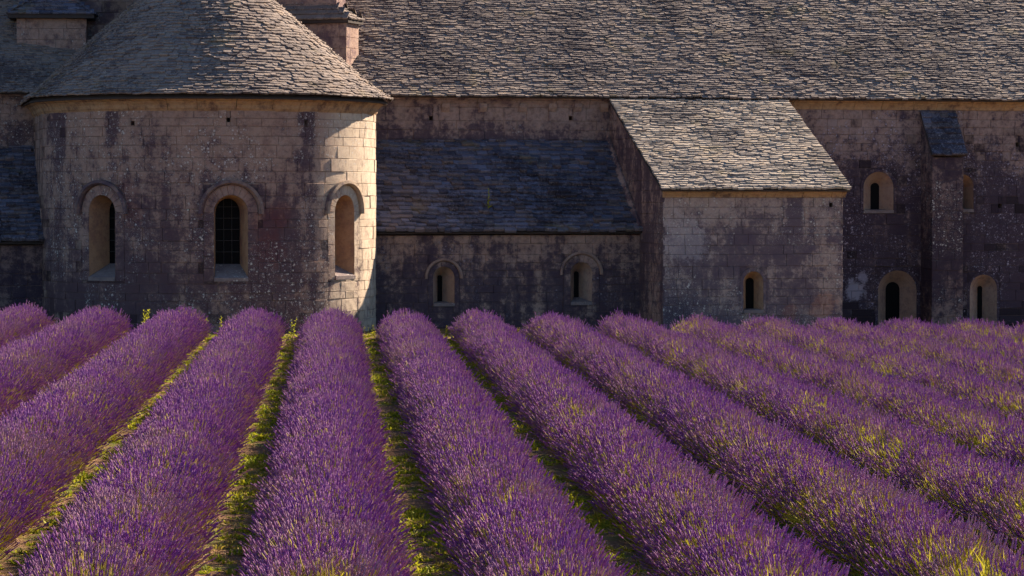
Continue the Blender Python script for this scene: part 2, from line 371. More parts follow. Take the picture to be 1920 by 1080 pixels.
def arch_pts(uc, zs, r, zb, n=14):
    """outline from bottom left, up, round the arch, down to bottom right"""
    P = [(uc-r, zb)]
    for i in range(n+1):
        a = math.pi*(1-i/n); P.append((uc+r*math.cos(a), zs+r*math.sin(a)))
    P.append((uc+r, zb)); return P
def window(mp, uc, zs, r, zb, r_in, depth, zb_in, zs_in, ro, jamb_mat, rev_mat, wall_mat, hood=None, nv=9, dz=0, bars=False, seed=0, hood_mat=None, label=None, off_in=0):
    """round-headed opening: jamb stones, voussoirs, splayed reveal, sill, dark pane, hood mould; returns its cut rectangle"""
    rng = random.Random(seed+77)
    W = ro; ztop = zs+ro
    rev = MB()
    A = arch_pts(uc, zs, r, zb); B = arch_pts(uc+off_in, zs_in, r_in, zb_in)
    n = len(A)
    V = [mp(u,z,.0) for u,z in A] + [mp(u,z,-depth) for u,z in B]
    rev.add(V, [(i, n+i, n+i+1, i+1) for i in range(n-1)])
    root = rev.build('window', rev_mat, ABBEY, smooth=False)
    if label: root['label'] = label
    # sloping sill
    sb = MB(); e = .004
    y = [(uc-r, zb, .035),(uc+r, zb, .035),(uc+off_in+r_in, zb_in, -depth),(uc+off_in-r_in, zb_in, -depth),
         (uc-r, zb-.09, .035),(uc+r, zb-.09, .035),(uc+r, zb-.09,-.05),(uc-r, zb-.09,-.05)]
    sb.add([mp(*q) for q in y], [(0,1,2,3),(4,5,1,0),(4,7,6,5),(0,3,7,4),(1,5,6,2)])
    sb.build('sill', M['sill'], root)
    # jambs
    for s in (-1,1):
        z = zb-.09
        while z < zs-.01:
            h = rng.uniform(.24,.34)
            if zs-(z+h) < .14: h = zs-z
            a, b = sorted((uc+s*r, uc+s*W))
            P = [(a,z),(b,z),(b,z+h),(a,z+h)]
            Vv, Fv = stone_geo(P, mp, .002, .006, .006, rng, False, .09); obj('jamb_stone', Vv, Fv, wall_mat, root)
            z += h
    # voussoirs
    for i in range(nv):
        a0 = math.pi*i/nv; a1 = math.pi*(i+1)/nv; g = .006
        Pi = []
        am = (a0+a1)/2
        P = [(uc+rr*math.cos(a), zs+rr*math.sin(a)) for rr, a in ((r,a0),(ro,a0),(ro,am),(ro,a1),(r,a1),(r,am))]
        o = rng.uniform(.002,.010)
        cu = sum(p[0] for p in P)/6; cz = sum(p[1] for p in P)/6
        sh = lambda p, f: (p[0]+(cu-p[0])*f, p[1]+(cz-p[1])*f)
        P1 = [sh(p,.03) for p in P]; P2 = [sh(p,.09) for p in P]
        Vv = [mp(*p,-.09) for p in P1]+[mp(*p,o-.008) for p in P1]+[mp(*p,o) for p in P2]
        Fv = []
        for j in range(6):
            q = (j+1)%6; Fv += [(j,q,6+q,6+j),(6+j,6+q,12+q,12+j)]
        Fv += [(12,13,14,17),(17,14,15,16)]
        obj('voussoir', Vv, Fv, jamb_mat, root)
    # spandrel stones between the ring and the coursing
    for s in (-1,1):
        sp = MB(); N = 8; prev = None
        for i in range(N+1):
            a = math.pi/2*i/N
            p = (uc+s*ro*math.cos(a), zs+ro*math.sin(a))
            c, sn = math.cos(a), math.sin(a); t = 1/max(c, sn)
            q = (uc+s*ro*t*c, zs+ro*t*sn)
            if prev: sp.add([mp(*prev[0],-.002),mp(*prev[1],-.002),mp(*q,-.002),mp(*p,-.002)], [(0,1,2,3) if s>0 else (3,2,1,0)])
            prev = (p,q)
        sp.build('spandrel_stone', wall_mat, root)
    bk = MB(); prev = None                      # mortar bed behind the dressed stones
    for i in range(29):
        a = math.pi*i/28; c, sn = math.cos(a), math.sin(a); t = 1/max(abs(c), sn)
        p = (uc+(r-.0)*c, zs+r*sn); q = (uc+ro*t*c, zs+ro*t*sn)
        if prev: bk.add([mp(*prev[0],-.03),mp(*prev[1],-.03),mp(*q,-.03),mp(*p,-.03)], [(0,1,2,3)])
        prev = (p,q)
    for s in (-1,1):
        a, b_ = sorted((uc+s*r, uc+s*ro)); bk.add([mp(a,zb-.09,-.03),mp(b_,zb-.09,-.03),mp(b_,zs,-.03),mp(a,zs,-.03)], [(0,1,2,3)])
    bk.add([mp(uc-r,zb-.09,-.03),mp(uc+r,zb-.09,-.03),mp(uc+r,zb,-.03),mp(uc-r,zb,-.03)], [(0,1,2,3)])
    bk.build('mortar_bed', M['mortar'], root)
    # pane and bars
    pts = [(uc+off_in-r_in-.02, zb_in-.02)] + [(uc+off_in+(r_in+.02)*math.cos(math.pi*(1-i/14)), zs_in+(r_in+.02)*math.sin(math.pi*(1-i/14))) for i in range(15)] + [(uc+off_in+r_in+.02, zb_in-.02)]
    obj('pane', [mp(u,z,-depth+.004) for u,z in pts], [tuple(range(len(pts)-1,-1,-1))], M['glass'], root)
    if bars:
        zz = zb_in+.3
        while zz < zs_in+r_in*.7:
            half = r_in if zz < zs_in else math.sqrt(max(.01, r_in**2-(zz-zs_in)**2))
            b = MB(); b.tube([mp(uc+off_in-half,zz,-depth+.03), mp(uc+off_in+half,zz,-depth+.03)], .009)
            b.build('window_bar', M['iron'], root); zz += .28
        for q in (-.33,.33):
            b = MB(); b.tube([mp(uc+off_in+q*r_in,zb_in,-depth+.022), mp(uc+off_in+q*r_in,zs_in+r_in*.9,-depth+.022)], .007)
            b.build('window_bar', M['iron'], root)
    if hood:
        h0, h1, hd = hood; hb = MB(); N = 22; prof = [(h0,-.02),(h0,hd*.55),(h0+(h1-h0)*.35,hd),(h1,hd*.9),(h1,-.02)]
        rows = []
        for i in range(N+1):
            a = -.06+ (math.pi+.12)*i/N
            rows.append([mp(uc+rr*math.cos(a), zs+rr*math.sin(a), o) for rr,o in prof])
        L = len(prof)
        hb.add([v for r_ in rows for v in r_], [(i*L+j,(i+1)*L+j,(i+1)*L+j+1,i*L+j+1) for i in range(N) for j in range(L-1)] + [tuple(range(L)), tuple(N*L+j for j in range(L-1,-1,-1))])
        hb.build('hood_mould', hood_mat or jamb_mat, root)
    return (uc-W, uc+W, zb-.09, ztop)
def putlog(mp, u, z, s=.10):
    b = MB(); d = .35
    P = [(u-s/2,z),(u+s/2,z),(u+s/2,z+s*1.1),(u-s/2,z+s*1.1)]
    b.add([mp(a,c,.0) for a,c in P]+[mp(a,c,-d) for a,c in P], [(0,4,5,1),(1,5,6,2),(2,6,7,3),(3,7,4,0),(4,7,6,5)])
    b.build('putlog_hole', M['mortar'], ABBEY)
    return (u-s/2,u+s/2,z,z+s*1.1)

# ---- apse
def apse_sc(px, py): # height on the apse front at a pixel row
    return at(px, py, -RAD).z
zs = apse_sc(432,398); r = .42
cuts = []
for th, lab in ((-45,'left apse window with the shaded splayed jamb'),(0,'middle apse window with iron bars'),(45,'sunlit right apse window')):
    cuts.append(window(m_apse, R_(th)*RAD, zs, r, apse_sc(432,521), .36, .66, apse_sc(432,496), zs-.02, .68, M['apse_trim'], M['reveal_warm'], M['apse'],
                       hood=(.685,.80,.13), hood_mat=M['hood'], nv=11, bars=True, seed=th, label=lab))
for px, py in ((350,228),(500,232),(190,233)):
    th = math.asin((px-393)/318)+R_(7); cuts.append(putlog(m_apse, th*RAD, apse_sc(px,py), .09))
ARC = RAD*math.pi/2
def apse_face(u, z):
    t = max(-math.pi/2, min(math.pi/2, u/RAD)); return max(.02, math.cos(t-R_(-7))) * (1 if z > .3 else .1)
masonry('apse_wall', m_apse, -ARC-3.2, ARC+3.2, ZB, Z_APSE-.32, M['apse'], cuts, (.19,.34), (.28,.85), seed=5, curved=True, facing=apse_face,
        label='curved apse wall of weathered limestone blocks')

def cornice(name, mp, u0, u1, zt, prof, mat, step=.85, curved=False, seed=3):
    """moulded eaves course made of separate blocks"""
    rng = random.Random(seed); core = None; L = len(prof); u = u0
    first = MB()
    root = None
    while u < u1-.01:
        wd = min(rng.uniform(step*.7,step*1.3), u1-u)
        if u1-(u+wd) < .2: wd = u1-u
        N = 4 if curved else 1; b = MB(); g = .006
        rows = [[mp(u+g+(wd-2*g)*i/N, zt+dz, o+rng.uniform(-.002,.002)) for o,dz in prof] for i in range(N+1)]
        b.add([v for r_ in rows for v in r_], [(i*L+j,(i+1)*L+j,(i+1)*L+j+1,i*L+j+1) for i in range(N) for j in range(L-1)]
              + [tuple(range(L-1,-1,-1)), tuple(N*L+j for j in range(L))])
        if root is None: root = b.build(name, mat, ABBEY)
        else: b.build('cornice_block', mat, root)
        u += wd
    return root
CAV = [(-.05,-.34),(.0,-.34),(.02,-.30),(.04,-.28),(.07,-.19),(.14,-.10),(.20,-.07),(.22,-.02),(-.05,-.02)]
cornice('apse_cornice', m_apse, -ARC-3.2, ARC+3.2, Z_APSE, CAV, M['cornice'], .9, True)

# ---- roofs
def wob(x, y, s=0): return noise.noise(Vector((x, y, s)))
def slab_geo(P, s0, s1, t0, ln, th, rng, skew):
    """one irregular stone slab; P(s,t,n) maps roof coordinates to space"""
    ns = 3; V = []; Fc = []
    lift = rng.uniform(.9,1.18)
    tp = [s0+(s1-s0)*i/ns for i in range(ns+1)]
    jit = [rng.uniform(-.006,.006)+skew for _ in tp]
    tlt = rng.uniform(-.006,.006)
    for i, s in enumerate(tp):
        e = tlt*(i/ns-.5)*2
        rd = .010 if i in (0,ns) else 0
        V.append(P(s, t0+jit[i]+rd, th*.55*lift+e))                 # lower front edge
        V.append(P(s, t0+jit[i]+rd+.004, th*(1.55*lift)+e))         # upper front arris
        V.append(P(s, t0+jit[i]+rd+.022, th*(1.75*lift)+e))
        V.append(P(s, t0+ln, th*.35))
    for i in range(ns):
        a = i*4; b = a+4
        Fc += [(a,b,b+1,a+1),(a+1,b+1,b+2,a+2),(a+2,b+2,b+3,a+3)]
    Fc += [(0,1,2,3),(ns*4+3,ns*4+2,ns*4+1,ns*4)]
    return V, Fc
def roof_flat(name, eave0, eave1, up, run, mat, pitch_len=.19, width=(.24,.5), th=.042, seed=1, singles=0, smin=None, smax=None, label=None, sag=.0, parent=None, extra=None):
    """eave0->eave1 along the eave; up = unit vector up the slope; run = slope length"""
    rng = random.Random(seed); e0 = Vector(eave0); e1 = Vector(eave1); up = Vector(up).normalized()
    L = (e1-e0).length; sd_ = (e1-e0)/L; nn = sd_.cross(up).normalized()
    if nn.z < 0: nn = -nn
    def P(s, t, n):
        wv = .050*wob(s*.35, t*.4, seed) + .016*wob(s*1.7, t*1.3, seed+5) + sag*math.sin(math.pi*max(0,min(1,t/run)))
        return e0 + sd_*s + up*t + nn*(n+wv+.02)
    lo = smin or (lambda t: 0); hi = smax or (lambda t: L)
    deck = MB()
    dv = []
    for t in (0, run):
        for s in (lo(t), hi(t)): dv.append(e0+sd_*s+up*t)
    dv2 = [v-nn*.05 for v in dv]
    deck.add(dv+dv2, [(0,1,3,2),(5,4,6,7),(0,4,5,1),(2,3,7,6),(0,2,6,4),(1,5,7,3)])
    root = deck.build(name, M['bed'], parent or ABBEY)
    if label: root['label'] = label
    rest = MB(); cnt = 0; t = -.05; items = []
    while t < run-.02:
        s = lo(t)-rng.uniform(-.01,.03); h = hi(t)+.02; exp = pitch_len*rng.uniform(.86,1.14)
        while s < h-.03:
            wd = rng.uniform(*width)
            if h-(s+wd) < .14: wd = h-s
            sk = .022*wob(s*.7, t*.7, seed+9) + .03*wob(s*.25, t*.3, seed+2)+rng.gauss(0,.004)
            if t < .02: sk += rng.gauss(0,.02)
            items.append(slab_geo(P, s+.004, s+wd-.004, t, min(exp*1.9, run-t+.02), th*rng.uniform(.75,1.3), rng, sk))
            s += wd
        t += exp
    for i, (V, Fc) in enumerate(items):
        if i < singles: obj('roof_slab', V, Fc, mat, root)
        else: rest.add(V, Fc)
    if rest.V: tag(rest.build('roof_slabs', mat, root), kind='stuff')
    return root
def slope(run, rise):
    return Vector((0, run, rise)).normalized(), math.hypot(run, rise)

# main roof over transept and range
PM = R_(35); up_main = (0, math.cos(PM), math.sin(PM)); XML, XMR = -24.0, 40.0
roof_flat('main_roof', (RAD-1.4, YM-.32, Z_MAIN), (XMR-14, YM-.32, Z_MAIN), up_main, 7.4, M['slab'], .108, (.12,.27), .034, seed=21, label='long grey main roof of stone slabs')
roof_flat('left_transept_roof', (-16, YM-.32, Z_MAIN), (-RAD+1.7, YM-.32, Z_MAIN), up_main, 7.4, M['slab'], .108, (.12,.27), .034, seed=22, label='shaded left roof of stone slabs beside the apse cone')
rz = Z_MAIN+7.4*math.sin(PM); ry = YM-.32+7.4*math.cos(PM)
b = MB(); b.add([(-16,ry,rz),(XMR-14,ry,rz),(XMR-14,ry+6,Z_MAIN),(-16,ry+6,Z_MAIN)], [(0,1,2,3)]); b.build('back_roof', M['slab'], ABBEY)

# apse roof: half cone, carried back to the tower as a ridge
PC = R_(41.5); RE = RAD+.30; ZA = Z_APSE-.01
apex_z = ZA+RE*math.tan(PC)
def roof_cone():
    rng = random.Random(31); deck = MB(); N = 40
    V = [(0,0,apex_z)] + [(RE*math.sin(-math.pi/2+math.pi*i/N), -RE*math.cos(-math.pi/2+math.pi*i/N), ZA) for i in range(N+1)]
    deck.add(V, [(0,i+1,i+2) for i in range(N)])
    V2 = [(x,y,z-.04) for x,y,z in V[1:]]; n0 = len(deck.V); deck.add(V[1:]+V2, [(i+1,i,N+1+i,N+2+i) for i in range(N)])
    V3 = [(x*.93,y*.93,z-.04) for x,y,z in V[1:]]; deck.add(V2+V3, [(i,i+1,N+2+i,N+1+i) for i in range(N)])
    root = deck.build('apse_roof', M['bed'], ABBEY); root['label'] = 'half conical apse roof of pale stone slabs'
    rest = MB(); SL = RE/math.cos(PC); t = -.06
    while t < SL-.25:
        rad = (SL-t)*math.cos(PC); exp = .115*rng.uniform(.86,1.14)
        def P(s, tt, n, rad=rad):
            a = s/rad; fl = .10*max(0, 1-tt/1.1)**2       # flared foot
            rr = (SL-tt)*math.cos(PC); wv = .03*wob(a*3, tt*.5, 3)+.012*wob(a*9, tt*1.4, 8)
            n2 = n+wv+.02+fl
            rr2 = rr+n2*math.sin(PC); z = ZA+tt*math.sin(PC)+n2*math.cos(PC)
            return (rr2*math.sin(a), -rr2*math.cos(a), z)
        s = -rad*math.pi/2; h = rad*math.pi/2
        while s < h-.03:
            wd = rng.uniform(.12,.27)
            if h-(s+wd) < .12: wd = h-s
            sk = .03*wob(s*.7, t*.8, 4)+.03*wob(s*.3, t*.4, 6)+rng.gauss(0,.007)
            V, Fc = slab_geo(P, s+.004, s+wd-.004, t, min(exp*1.9, SL-t), .036*rng.uniform(.75,1.35), rng, sk)
            rest.add(V, Fc); s += wd
        t += exp
    tag(rest.build('roof_slabs', M['slab'], root), kind='stuff')
roof_cone()
upL = Vector((math.cos(PC),0,math.sin(PC))); SLn = RE/math.cos(PC)
roof_flat('apse_roof_flank', (-RE,5.2,ZA), (-RE,0,ZA), upL, SLn, M['slab'], .135, (.12,.27), .042, seed=33)
roof_flat('apse_roof_flank', (RE,0,ZA), (RE,5.2,ZA), Vector((-math.cos(PC),0,math.sin(PC))), SLn, M['slab'], .135, (.12,.27), .042, seed=34)

# ---- main wall, upper band beside the apse and long stretch on the right
mpM = m_front(YM)
XW = at(1203,430,YL).x                      # left face of the projecting chapel
mc = []
for px, py in ((808,222),(1070,222)):
    q = at(px,py,YM); mc.append(putlog(mpM, q.x, q.z-.05, .10))
masonry('upper_wall', mpM, RAD-.05, XPL+.02, Z_LOWTOP-.5, Z_MAIN-.28, M['main'], mc, (.24,.31), (.35,.75), seed=41, label='upper wall between the apse and the projecting chapel')
masonry('left_transept_wall', mpM, -11, -RAD+.05, 2.0, Z_MAIN-.28, M['main'], (), (.24,.31), (.35,.75), seed=42)
CAM2 = [(-.05,-.28),(.02,-.28),(.05,-.20),(.13,-.10),(.19,-.07),(.20,-.02),(-.05,-.02)]
cornice('main_cornice', mpM, RAD-.05, XPL+.02, Z_MAIN, CAM2, M['main'], .95, seed=44)
cornice('main_cornice', mpM, XPR-1.2, 26, Z_MAIN, CAM2, M['cornice'], .95, seed=45)
cornice('main_cornice', mpM, -11, -RAD+.05, Z_MAIN, CAM2, M['main'], .95, seed=46)
# small corbels under the eaves of the upper wall
for px in (835,905,980,1035,1083,1132):
    q = at(px,203,YM); b = MB(); sx = .11
    b.add([(q.x-sx,YM-.02,q.z-.10),(q.x+sx,YM-.02,q.z-.10),(q.x+sx,YM-.10,q.z+.02),(q.x-sx,YM-.10,q.z+.02),(q.x-sx,YM-.10,q.z+.13),(q.x+sx,YM-.10,q.z+.13),(q.x+sx,YM+.02,q.z+.13),(q.x-sx,YM+.02,q.z+.13),(q.x-sx,YM+.02,q.z-.1),(q.x+sx,YM+.02,q.z-.1)],
          [(0,1,2,3),(3,2,5,4),(4,5,6,7),(1,9,6,5,2),(0,3,4,7,8)])
    b.build('corbel', M['reveal'], ABBEY)
def win_px(mp, Y, x0, x1, top, bot, sx0, sx1, stop, sbot, jm, rm, hood_px=None, ring=.12, depth=.5, seed=0, nv=7, label=None, r_in=None):
    a = at(x0,bot,Y); b_ = at(x1,bot,Y); r = (b_.x-a.x)/2; uc = (a.x+b_.x)/2
    zt = at((x0+x1)/2, top, Y).z; zsp = zt-r; zb = at((x0+x1)/2, bot, Y).z
    ri = r_in or max(.05, (at(sx1,bot,Y).x-at(sx0,bot,Y).x)/2)
    # the slit was measured at the back of the splay
    q0 = at(sx0,sbot,Y+depth); q1 = at(sx1,sbot,Y+depth); off = (q0.x+q1.x)/2-uc
    zti = at((sx0+sx1)/2, stop, Y+depth).z; zbi = at((sx0+sx1)/2, sbot, Y+depth).z
    off = max(-(r-ri)*.8, min((r-ri)*.8, off))
    hood = None
    ro = r+ring
    if hood_px:
        h1 = (at(hood_px[1],bot,Y).x-at(hood_px[0],bot,Y).x)/2; ro = h1-.09; hood = (h1-.08, h1, .06)
    return window(mp, uc, zsp, r, zb, ri, depth, max(zb+.02,zbi), zti-ri, ro, jm, rm, jm, hood, nv, hood_mat=M['hood2'], seed=seed, label=label, off_in=off)
cuts = []
cuts.append(win_px(mpM, YM, 1619,1675,322,394, 1632,1648,343,393, M['right'], M['reveal'], None, .10, .45, 51, label='upper slit window in the right wall'))
cuts.append(win_px(mpM, YM, 1785,1825,327,392, 1795,1806,345,390, M['right'], M['reveal'], None, .08, .45, 52, label='upper window half hidden by the buttress'))
cuts.append(win_px(mpM, YM, 1646,1718,507,640, 1660,1686,529,640, M['right'], M['reveal'], None, .10, .45, 53, label='tall arched opening at the foot of the right wall'))
cuts.append(win_px(mpM, YM, 1818,1869,515,630, 1832,1841,536,628, M['right'], M['reveal'], None, .08, .45, 54, label='narrow slit window at the foot of the right wall'))
for px, py in ((1908,275),(1875,390),(1610,203),(1785,205)):
    q = at(px,py,YM); cuts.append(putlog(mpM, q.x, q.z, .11))
XR1 = at(1975,400,YM).x
masonry('right_wall', mpM, XPR-1.4, XR1, ZB, Z_MAIN-.28, M['right'], cuts, (.19,.34), (.26,.85), seed=47, label='dark lichen-stained wall right of the projecting chapel', facing=lambda u,z: 1 if z>.2 else .1)
masonry('right_wall', mpM, XR1, 26, ZB, Z_MAIN-.28, M['right'], (), (.26,.34), (.5,1.0), seed=48, limit=0)

# ---- buttress on the right wall
bx0 = at(1748,400,YM-.9).x; bx1 = at(1806,400,YM-.9).x; bzt = at(1760,210,YM).z; bz0 = at(1775,291,YM-.95).z
masonry('buttress', m_front(YM-.9), bx0, bx1, ZB, bz0-.06, M['buttress'], (), (.24,.31), (.3,.6), seed=61, label='buttress with a steep slab roof')
bs = (bzt-bz0)/.95
masonry('buttress_side', m_left(bx0), -YM, -(YM-.9), ZB, bzt, M['buttress'], (), (.24,.31), (.3,.6), seed=62, clips=[lambda p: (bz0-.06)+((-p[0]) - (YM-.9))*bs - p[1]])
masonry('buttress_side', m_right(bx1), YM-.9, YM, ZB, bzt, M['buttress'], (), (.24,.31), (.3,.6), seed=63, clips=[lambda p: (bz0-.06)+(p[0] - (YM-.9))*bs - p[1]])
up_, ln_ = slope(.95, bzt-bz0)
roof_flat('buttress_roof', (bx0-.05,YM-.97,bz0), (bx1+.05,YM-.97,bz0), up_, ln_, M['slab_dark'], .2, (.24,.45), .04, seed=64)

# ---- low chapel right of the apse
lc = []
mpL = m_front(YL)
lc.append(win_px(mpL, YL, 812,852,500,568, 820,829,516,565, M['low'], M['reveal'], (795,866), .2, .5, 71, 9, label='left slit window of the low chapel'))
lc.append(win_px(mpL, YL, 1070,1110,492,566, 1076,1085,509,557, M['low'], M['reveal'], (1049,1129), .2, .5, 72, 9, label='right slit window of the low chapel'))
masonry('low_chapel_wall', mpL, RAD-.35, XW+.01, ZB, Z_LOW-.07, M['low'], lc, (.18,.34), (.24,.8), seed=73, label='stained front wall of the low chapel', facing=lambda u,z: 1 if z>.2 else .1)
up_, ln_ = slope(YM-(YL-.2), Z_LOWTOP-Z_LOW)
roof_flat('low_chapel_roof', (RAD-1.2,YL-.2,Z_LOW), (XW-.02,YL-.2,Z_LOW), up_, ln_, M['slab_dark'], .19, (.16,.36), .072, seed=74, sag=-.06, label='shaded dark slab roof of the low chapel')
b = MB(); xa = XPL-.012
for (y0,y1) in ((YL-.2,YM),):
    z0_, z1_ = Z_LOW+.02, Z_LOWTOP+.02
    b.add([(xa,y0,z0_),(xa,y1,z1_),(xa,y1,z1_+.20),(xa,y0,z0_+.20),(xa-.16,y0,z0_),(xa-.16,y1,z1_),(xa-.05,y1,z1_+.20),(xa-.05,y0,z0_+.20)], [(4,5,6,7),(7,6,2,3),(0,4,7,3),(1,2,6,5)])
b.build('raking_fillet', M['main'], ABBEY)
# ---- low chapel left of the apse
ZL2 = at(40,455,YL-.2).z
masonry('left_low_wall', mpL, -11.5, -RAD+.35, ZB, ZL2-.07, M['low_left_shade'], (), (.24,.32), (.35,.8), seed=75, limit=120, facing=lambda u,z: u+12)
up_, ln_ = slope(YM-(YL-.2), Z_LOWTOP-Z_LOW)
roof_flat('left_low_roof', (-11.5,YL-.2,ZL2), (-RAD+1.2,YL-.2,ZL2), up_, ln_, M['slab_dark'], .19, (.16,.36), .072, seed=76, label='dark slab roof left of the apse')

# ---- projecting chapel
mpP = m_front(YP)
pc = [win_px(mpP, YP, 1394,1431,509,581, 1398,1413,521,580, M['proj'], M['reveal_warm'], None, .10, .42, 81, 7, label='round-headed window of the projecting chapel')]
for px, py in ((1558,384),):
    q = at(px,py,YP); pc.append(putlog(mpP, q.x, q.z-.05, .09))
masonry('projecting_chapel_wall', mpP, XPL, XPR, ZB, Z_PROJ-.20, M['proj'], pc, (.19,.34), (.26,.85), seed=82, label='pale lichened front wall of the projecting chapel', facing=lambda u,z: 1 if z>.1 else .1)
PRUN = YM-.30-(YP-.2); PRISE = at(1300,189,YM-.3).z-Z_PROJ; ps = PRISE/PRUN
sl = lambda y: Z_PROJ-.07+(y-(YP-.2))*ps
masonry('projecting_chapel_side', m_left(XPL), -YM, -YP, ZB, Z_MAIN, M['proj'] if False else M['main'], (), (.23,.31), (.33,.8), seed=83, clips=[lambda p: sl(-p[0])-p[1]], label='left side wall of the projecting chapel under its sloping verge')
masonry('projecting_chapel_side', m_right(XPR), YP, YM, ZB, Z_MAIN, M['proj'], (), (.23,.31), (.33,.8), seed=84, clips=[lambda p: sl(p[0])-p[1]], limit=150)
cornice('projecting_cornice', mpP, XPL-.02, XPR+.08, Z_PROJ-.01, [(-.05,-.19),(.02,-.19),(.03,-.15),(.10,-.06),(.15,-.05),(.15,-.02),(-.05,-.02)], M['cornice'], .8, seed=85)
up_, ln_ = slope(PRUN, PRISE)
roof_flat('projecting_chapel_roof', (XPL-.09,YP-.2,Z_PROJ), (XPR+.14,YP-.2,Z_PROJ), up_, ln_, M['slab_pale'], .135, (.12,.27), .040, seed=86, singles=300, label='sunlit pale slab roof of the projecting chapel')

# ---- unseen boxes added inside the walls to stop daylight leaking through the joints
b = MB(); b.box(-15.5, 25.5, YM+.75, 13.2, -1.2, Z_MAIN-.05); b.build('inner_core', M['mortar'], ABBEY)
b = MB(); b.box(XPL+.55, XPR-.3, YP+.6, YM+.7, -1.2, Z_PROJ-.3); b.build('inner_core', M['mortar'], ABBEY)
b = MB(); b.box(RAD-.3, XPL-.1, YL+.65, YM+.7, -1.2, Z_LOW-.15); b.build('inner_core', M['mortar'], ABBEY)
b = MB(); b.box(-TX+.2 if False else -3.8, 3.8, 5.4, 12.2, 5.0, 11.4); b.build('inner_core', M['mortar'], ABBEY)

# ---- crossing tower behind the apse, most of it above the picture
TX, TY0, TY1 = 4.0, 5.2, 12.4
mt = M['tower']
masonry('tower_wall', m_front(TY0), -TX, TX, 5.0, 11.5, mt, (), (.26,.34), (.4,.9), seed=91, limit=60, facing=lambda u,z: 2 if (z>7.5 and abs(u)>2) else .5)
masonry('tower_wall', m_right(TX), TY0, TY1, 5.0, 11.5, mt, (), (.26,.34), (.4,.9), seed=92, limit=60)
masonry('tower_wall', m_left(-TX), -TY1, -TY0, 5.0, 11.5, mt, (), (.26,.34), (.4,.9), seed=93, limit=60)
b = MB(); N = 8; rr = 3.6; cy = (TY0+TY1)/2
for (z0, z1, r0, r1) in ((11.5,11.7,5.2,4.9),(11.7,15.0,rr,rr),(15.0,15.2,rr+.25,rr+.25),(15.2,17.6,rr+.25,.05)):
    V = [(r0*math.cos(R_(22.5)+i*math.pi/4), cy+r0*math.sin(R_(22.5)+i*math.pi/4), z0) for i in range(8)] + [(r1*math.cos(R_(22.5)+i*math.pi/4), cy+r1*math.sin(R_(22.5)+i*math.pi/4), z1) for i in range(8)]
    b.add(V, [(i,(i+1)%8,8+(i+1)%8,8+i) for i in range(8)]+[tuple(range(8,16)), tuple(range(7,-1,-1))])
b.build('tower_belfry', mt, ABBEY)
def corner_block(px, py, Y, hw, rot, hy, seed, name_label, zbot, over=.22, mt=M['tower'], capm=M['slab']):
    """stone turret base with a slab cap that grows out of the roof"""
    q = at(px, py, Y); c = Vector((q.x, Y+hw, 0)); ca, sa = math.cos(rot), math.sin(rot)
    T = lambda x, y, z: (c.x+x*ca-y*sa, c.y+x*sa+y*ca, z)
    zt = q.z
    root = None
    for s, (f, wd) in enumerate(((lambda u,z,o: T(u,-hy-o,z), hw), (lambda u,z,o: T(hw+o,u,z), hy), (lambda u,z,o: T(-hw-o,-u,z), hy))):
        masonry('turret_wall', f, -wd, wd, zbot, zt, mt, (), (.26,.32), (.4,.8), seed=seed+s, limit=40, label=name_label if s == 0 else None)
    b = MB(); e = hw+over; ey = hy+over
    V = [T(x*e,y*ey,zt) for x,y in ((-1,-1),(1,-1),(1,1),(-1,1))]+[T(x*e,y*ey,zt+.10) for x,y in ((-1,-1),(1,-1),(1,1),(-1,1))]+[T(x*hw*.45,y*hy*.45,zt+.62) for x,y in ((-1,-1),(1,-1),(1,1),(-1,1))]
    b.add(V, [(3,2,1,0)]+[(i,(i+1)%4,4+(i+1)%4,4+i) for i in range(4)])
    cap = b.build('turret_cap', M['bed'], ABBEY)
    rng = random.Random(seed); sb = MB()
    for i in range(4):
        a0, a1 = Vector(V[4+i]), Vector(V[4+(i+1)%4]); c0, c1 = Vector(V[8+i]), Vector(V[8+(i+1)%4])
        L = (a1-a0).length; upv = ((c0+c1)/2-(a0+a1)/2); ln = upv.length; upv.normalize(); sd_ = (a1-a0)/L; nn = sd_.cross(upv)
        P = lambda s,t,n: a0+sd_*s+upv*t+nn*n
        t = -.03
        while t < ln-.02:
            ins = (L-(c1-c0).length)/2*max(0,t)/ln; s = ins
            while s < L-ins-.02:
                wd = rng.uniform(.2,.4)
                if L-ins-(s+wd) < .1: wd = L-ins-s
                Vv, Fv = slab_geo(P, s+.003, s+wd-.003, t, .28, .04, rng, 0); sb.add(Vv, Fv); s += wd
            t += .17
    tag(sb.build('roof_slabs', capm, cap), kind='stuff')
    # upper stage
    b = MB(); uq = hw*.72; uy = hy*.72
    V = [T(x*uq,y*uy,z) for z in (zt+.2,zt+1.0) for x,y in ((-1,-1),(1,-1),(1,1),(-1,1))]
    b.add(V, [(i,(i+1)%4,4+(i+1)%4,4+i) for i in range(4)]+[(4,5,6,7)])
    b.build('turret_upper_stage', mt, ABBEY)
corner_block(590, 44, 4.0, .50, R_(60), 1.2, 95, 'turret base with one sunlit face beside the apse cone', 6.2, .10)
corner_block(105, 34, 4.3, .94, R_(-8), .8, 98, 'shaded turret base on the left roof', 5.8, mt=M['main'], capm=M['slab_dark'])  # darker wall stone and cap carry the tower's shadow in their colour

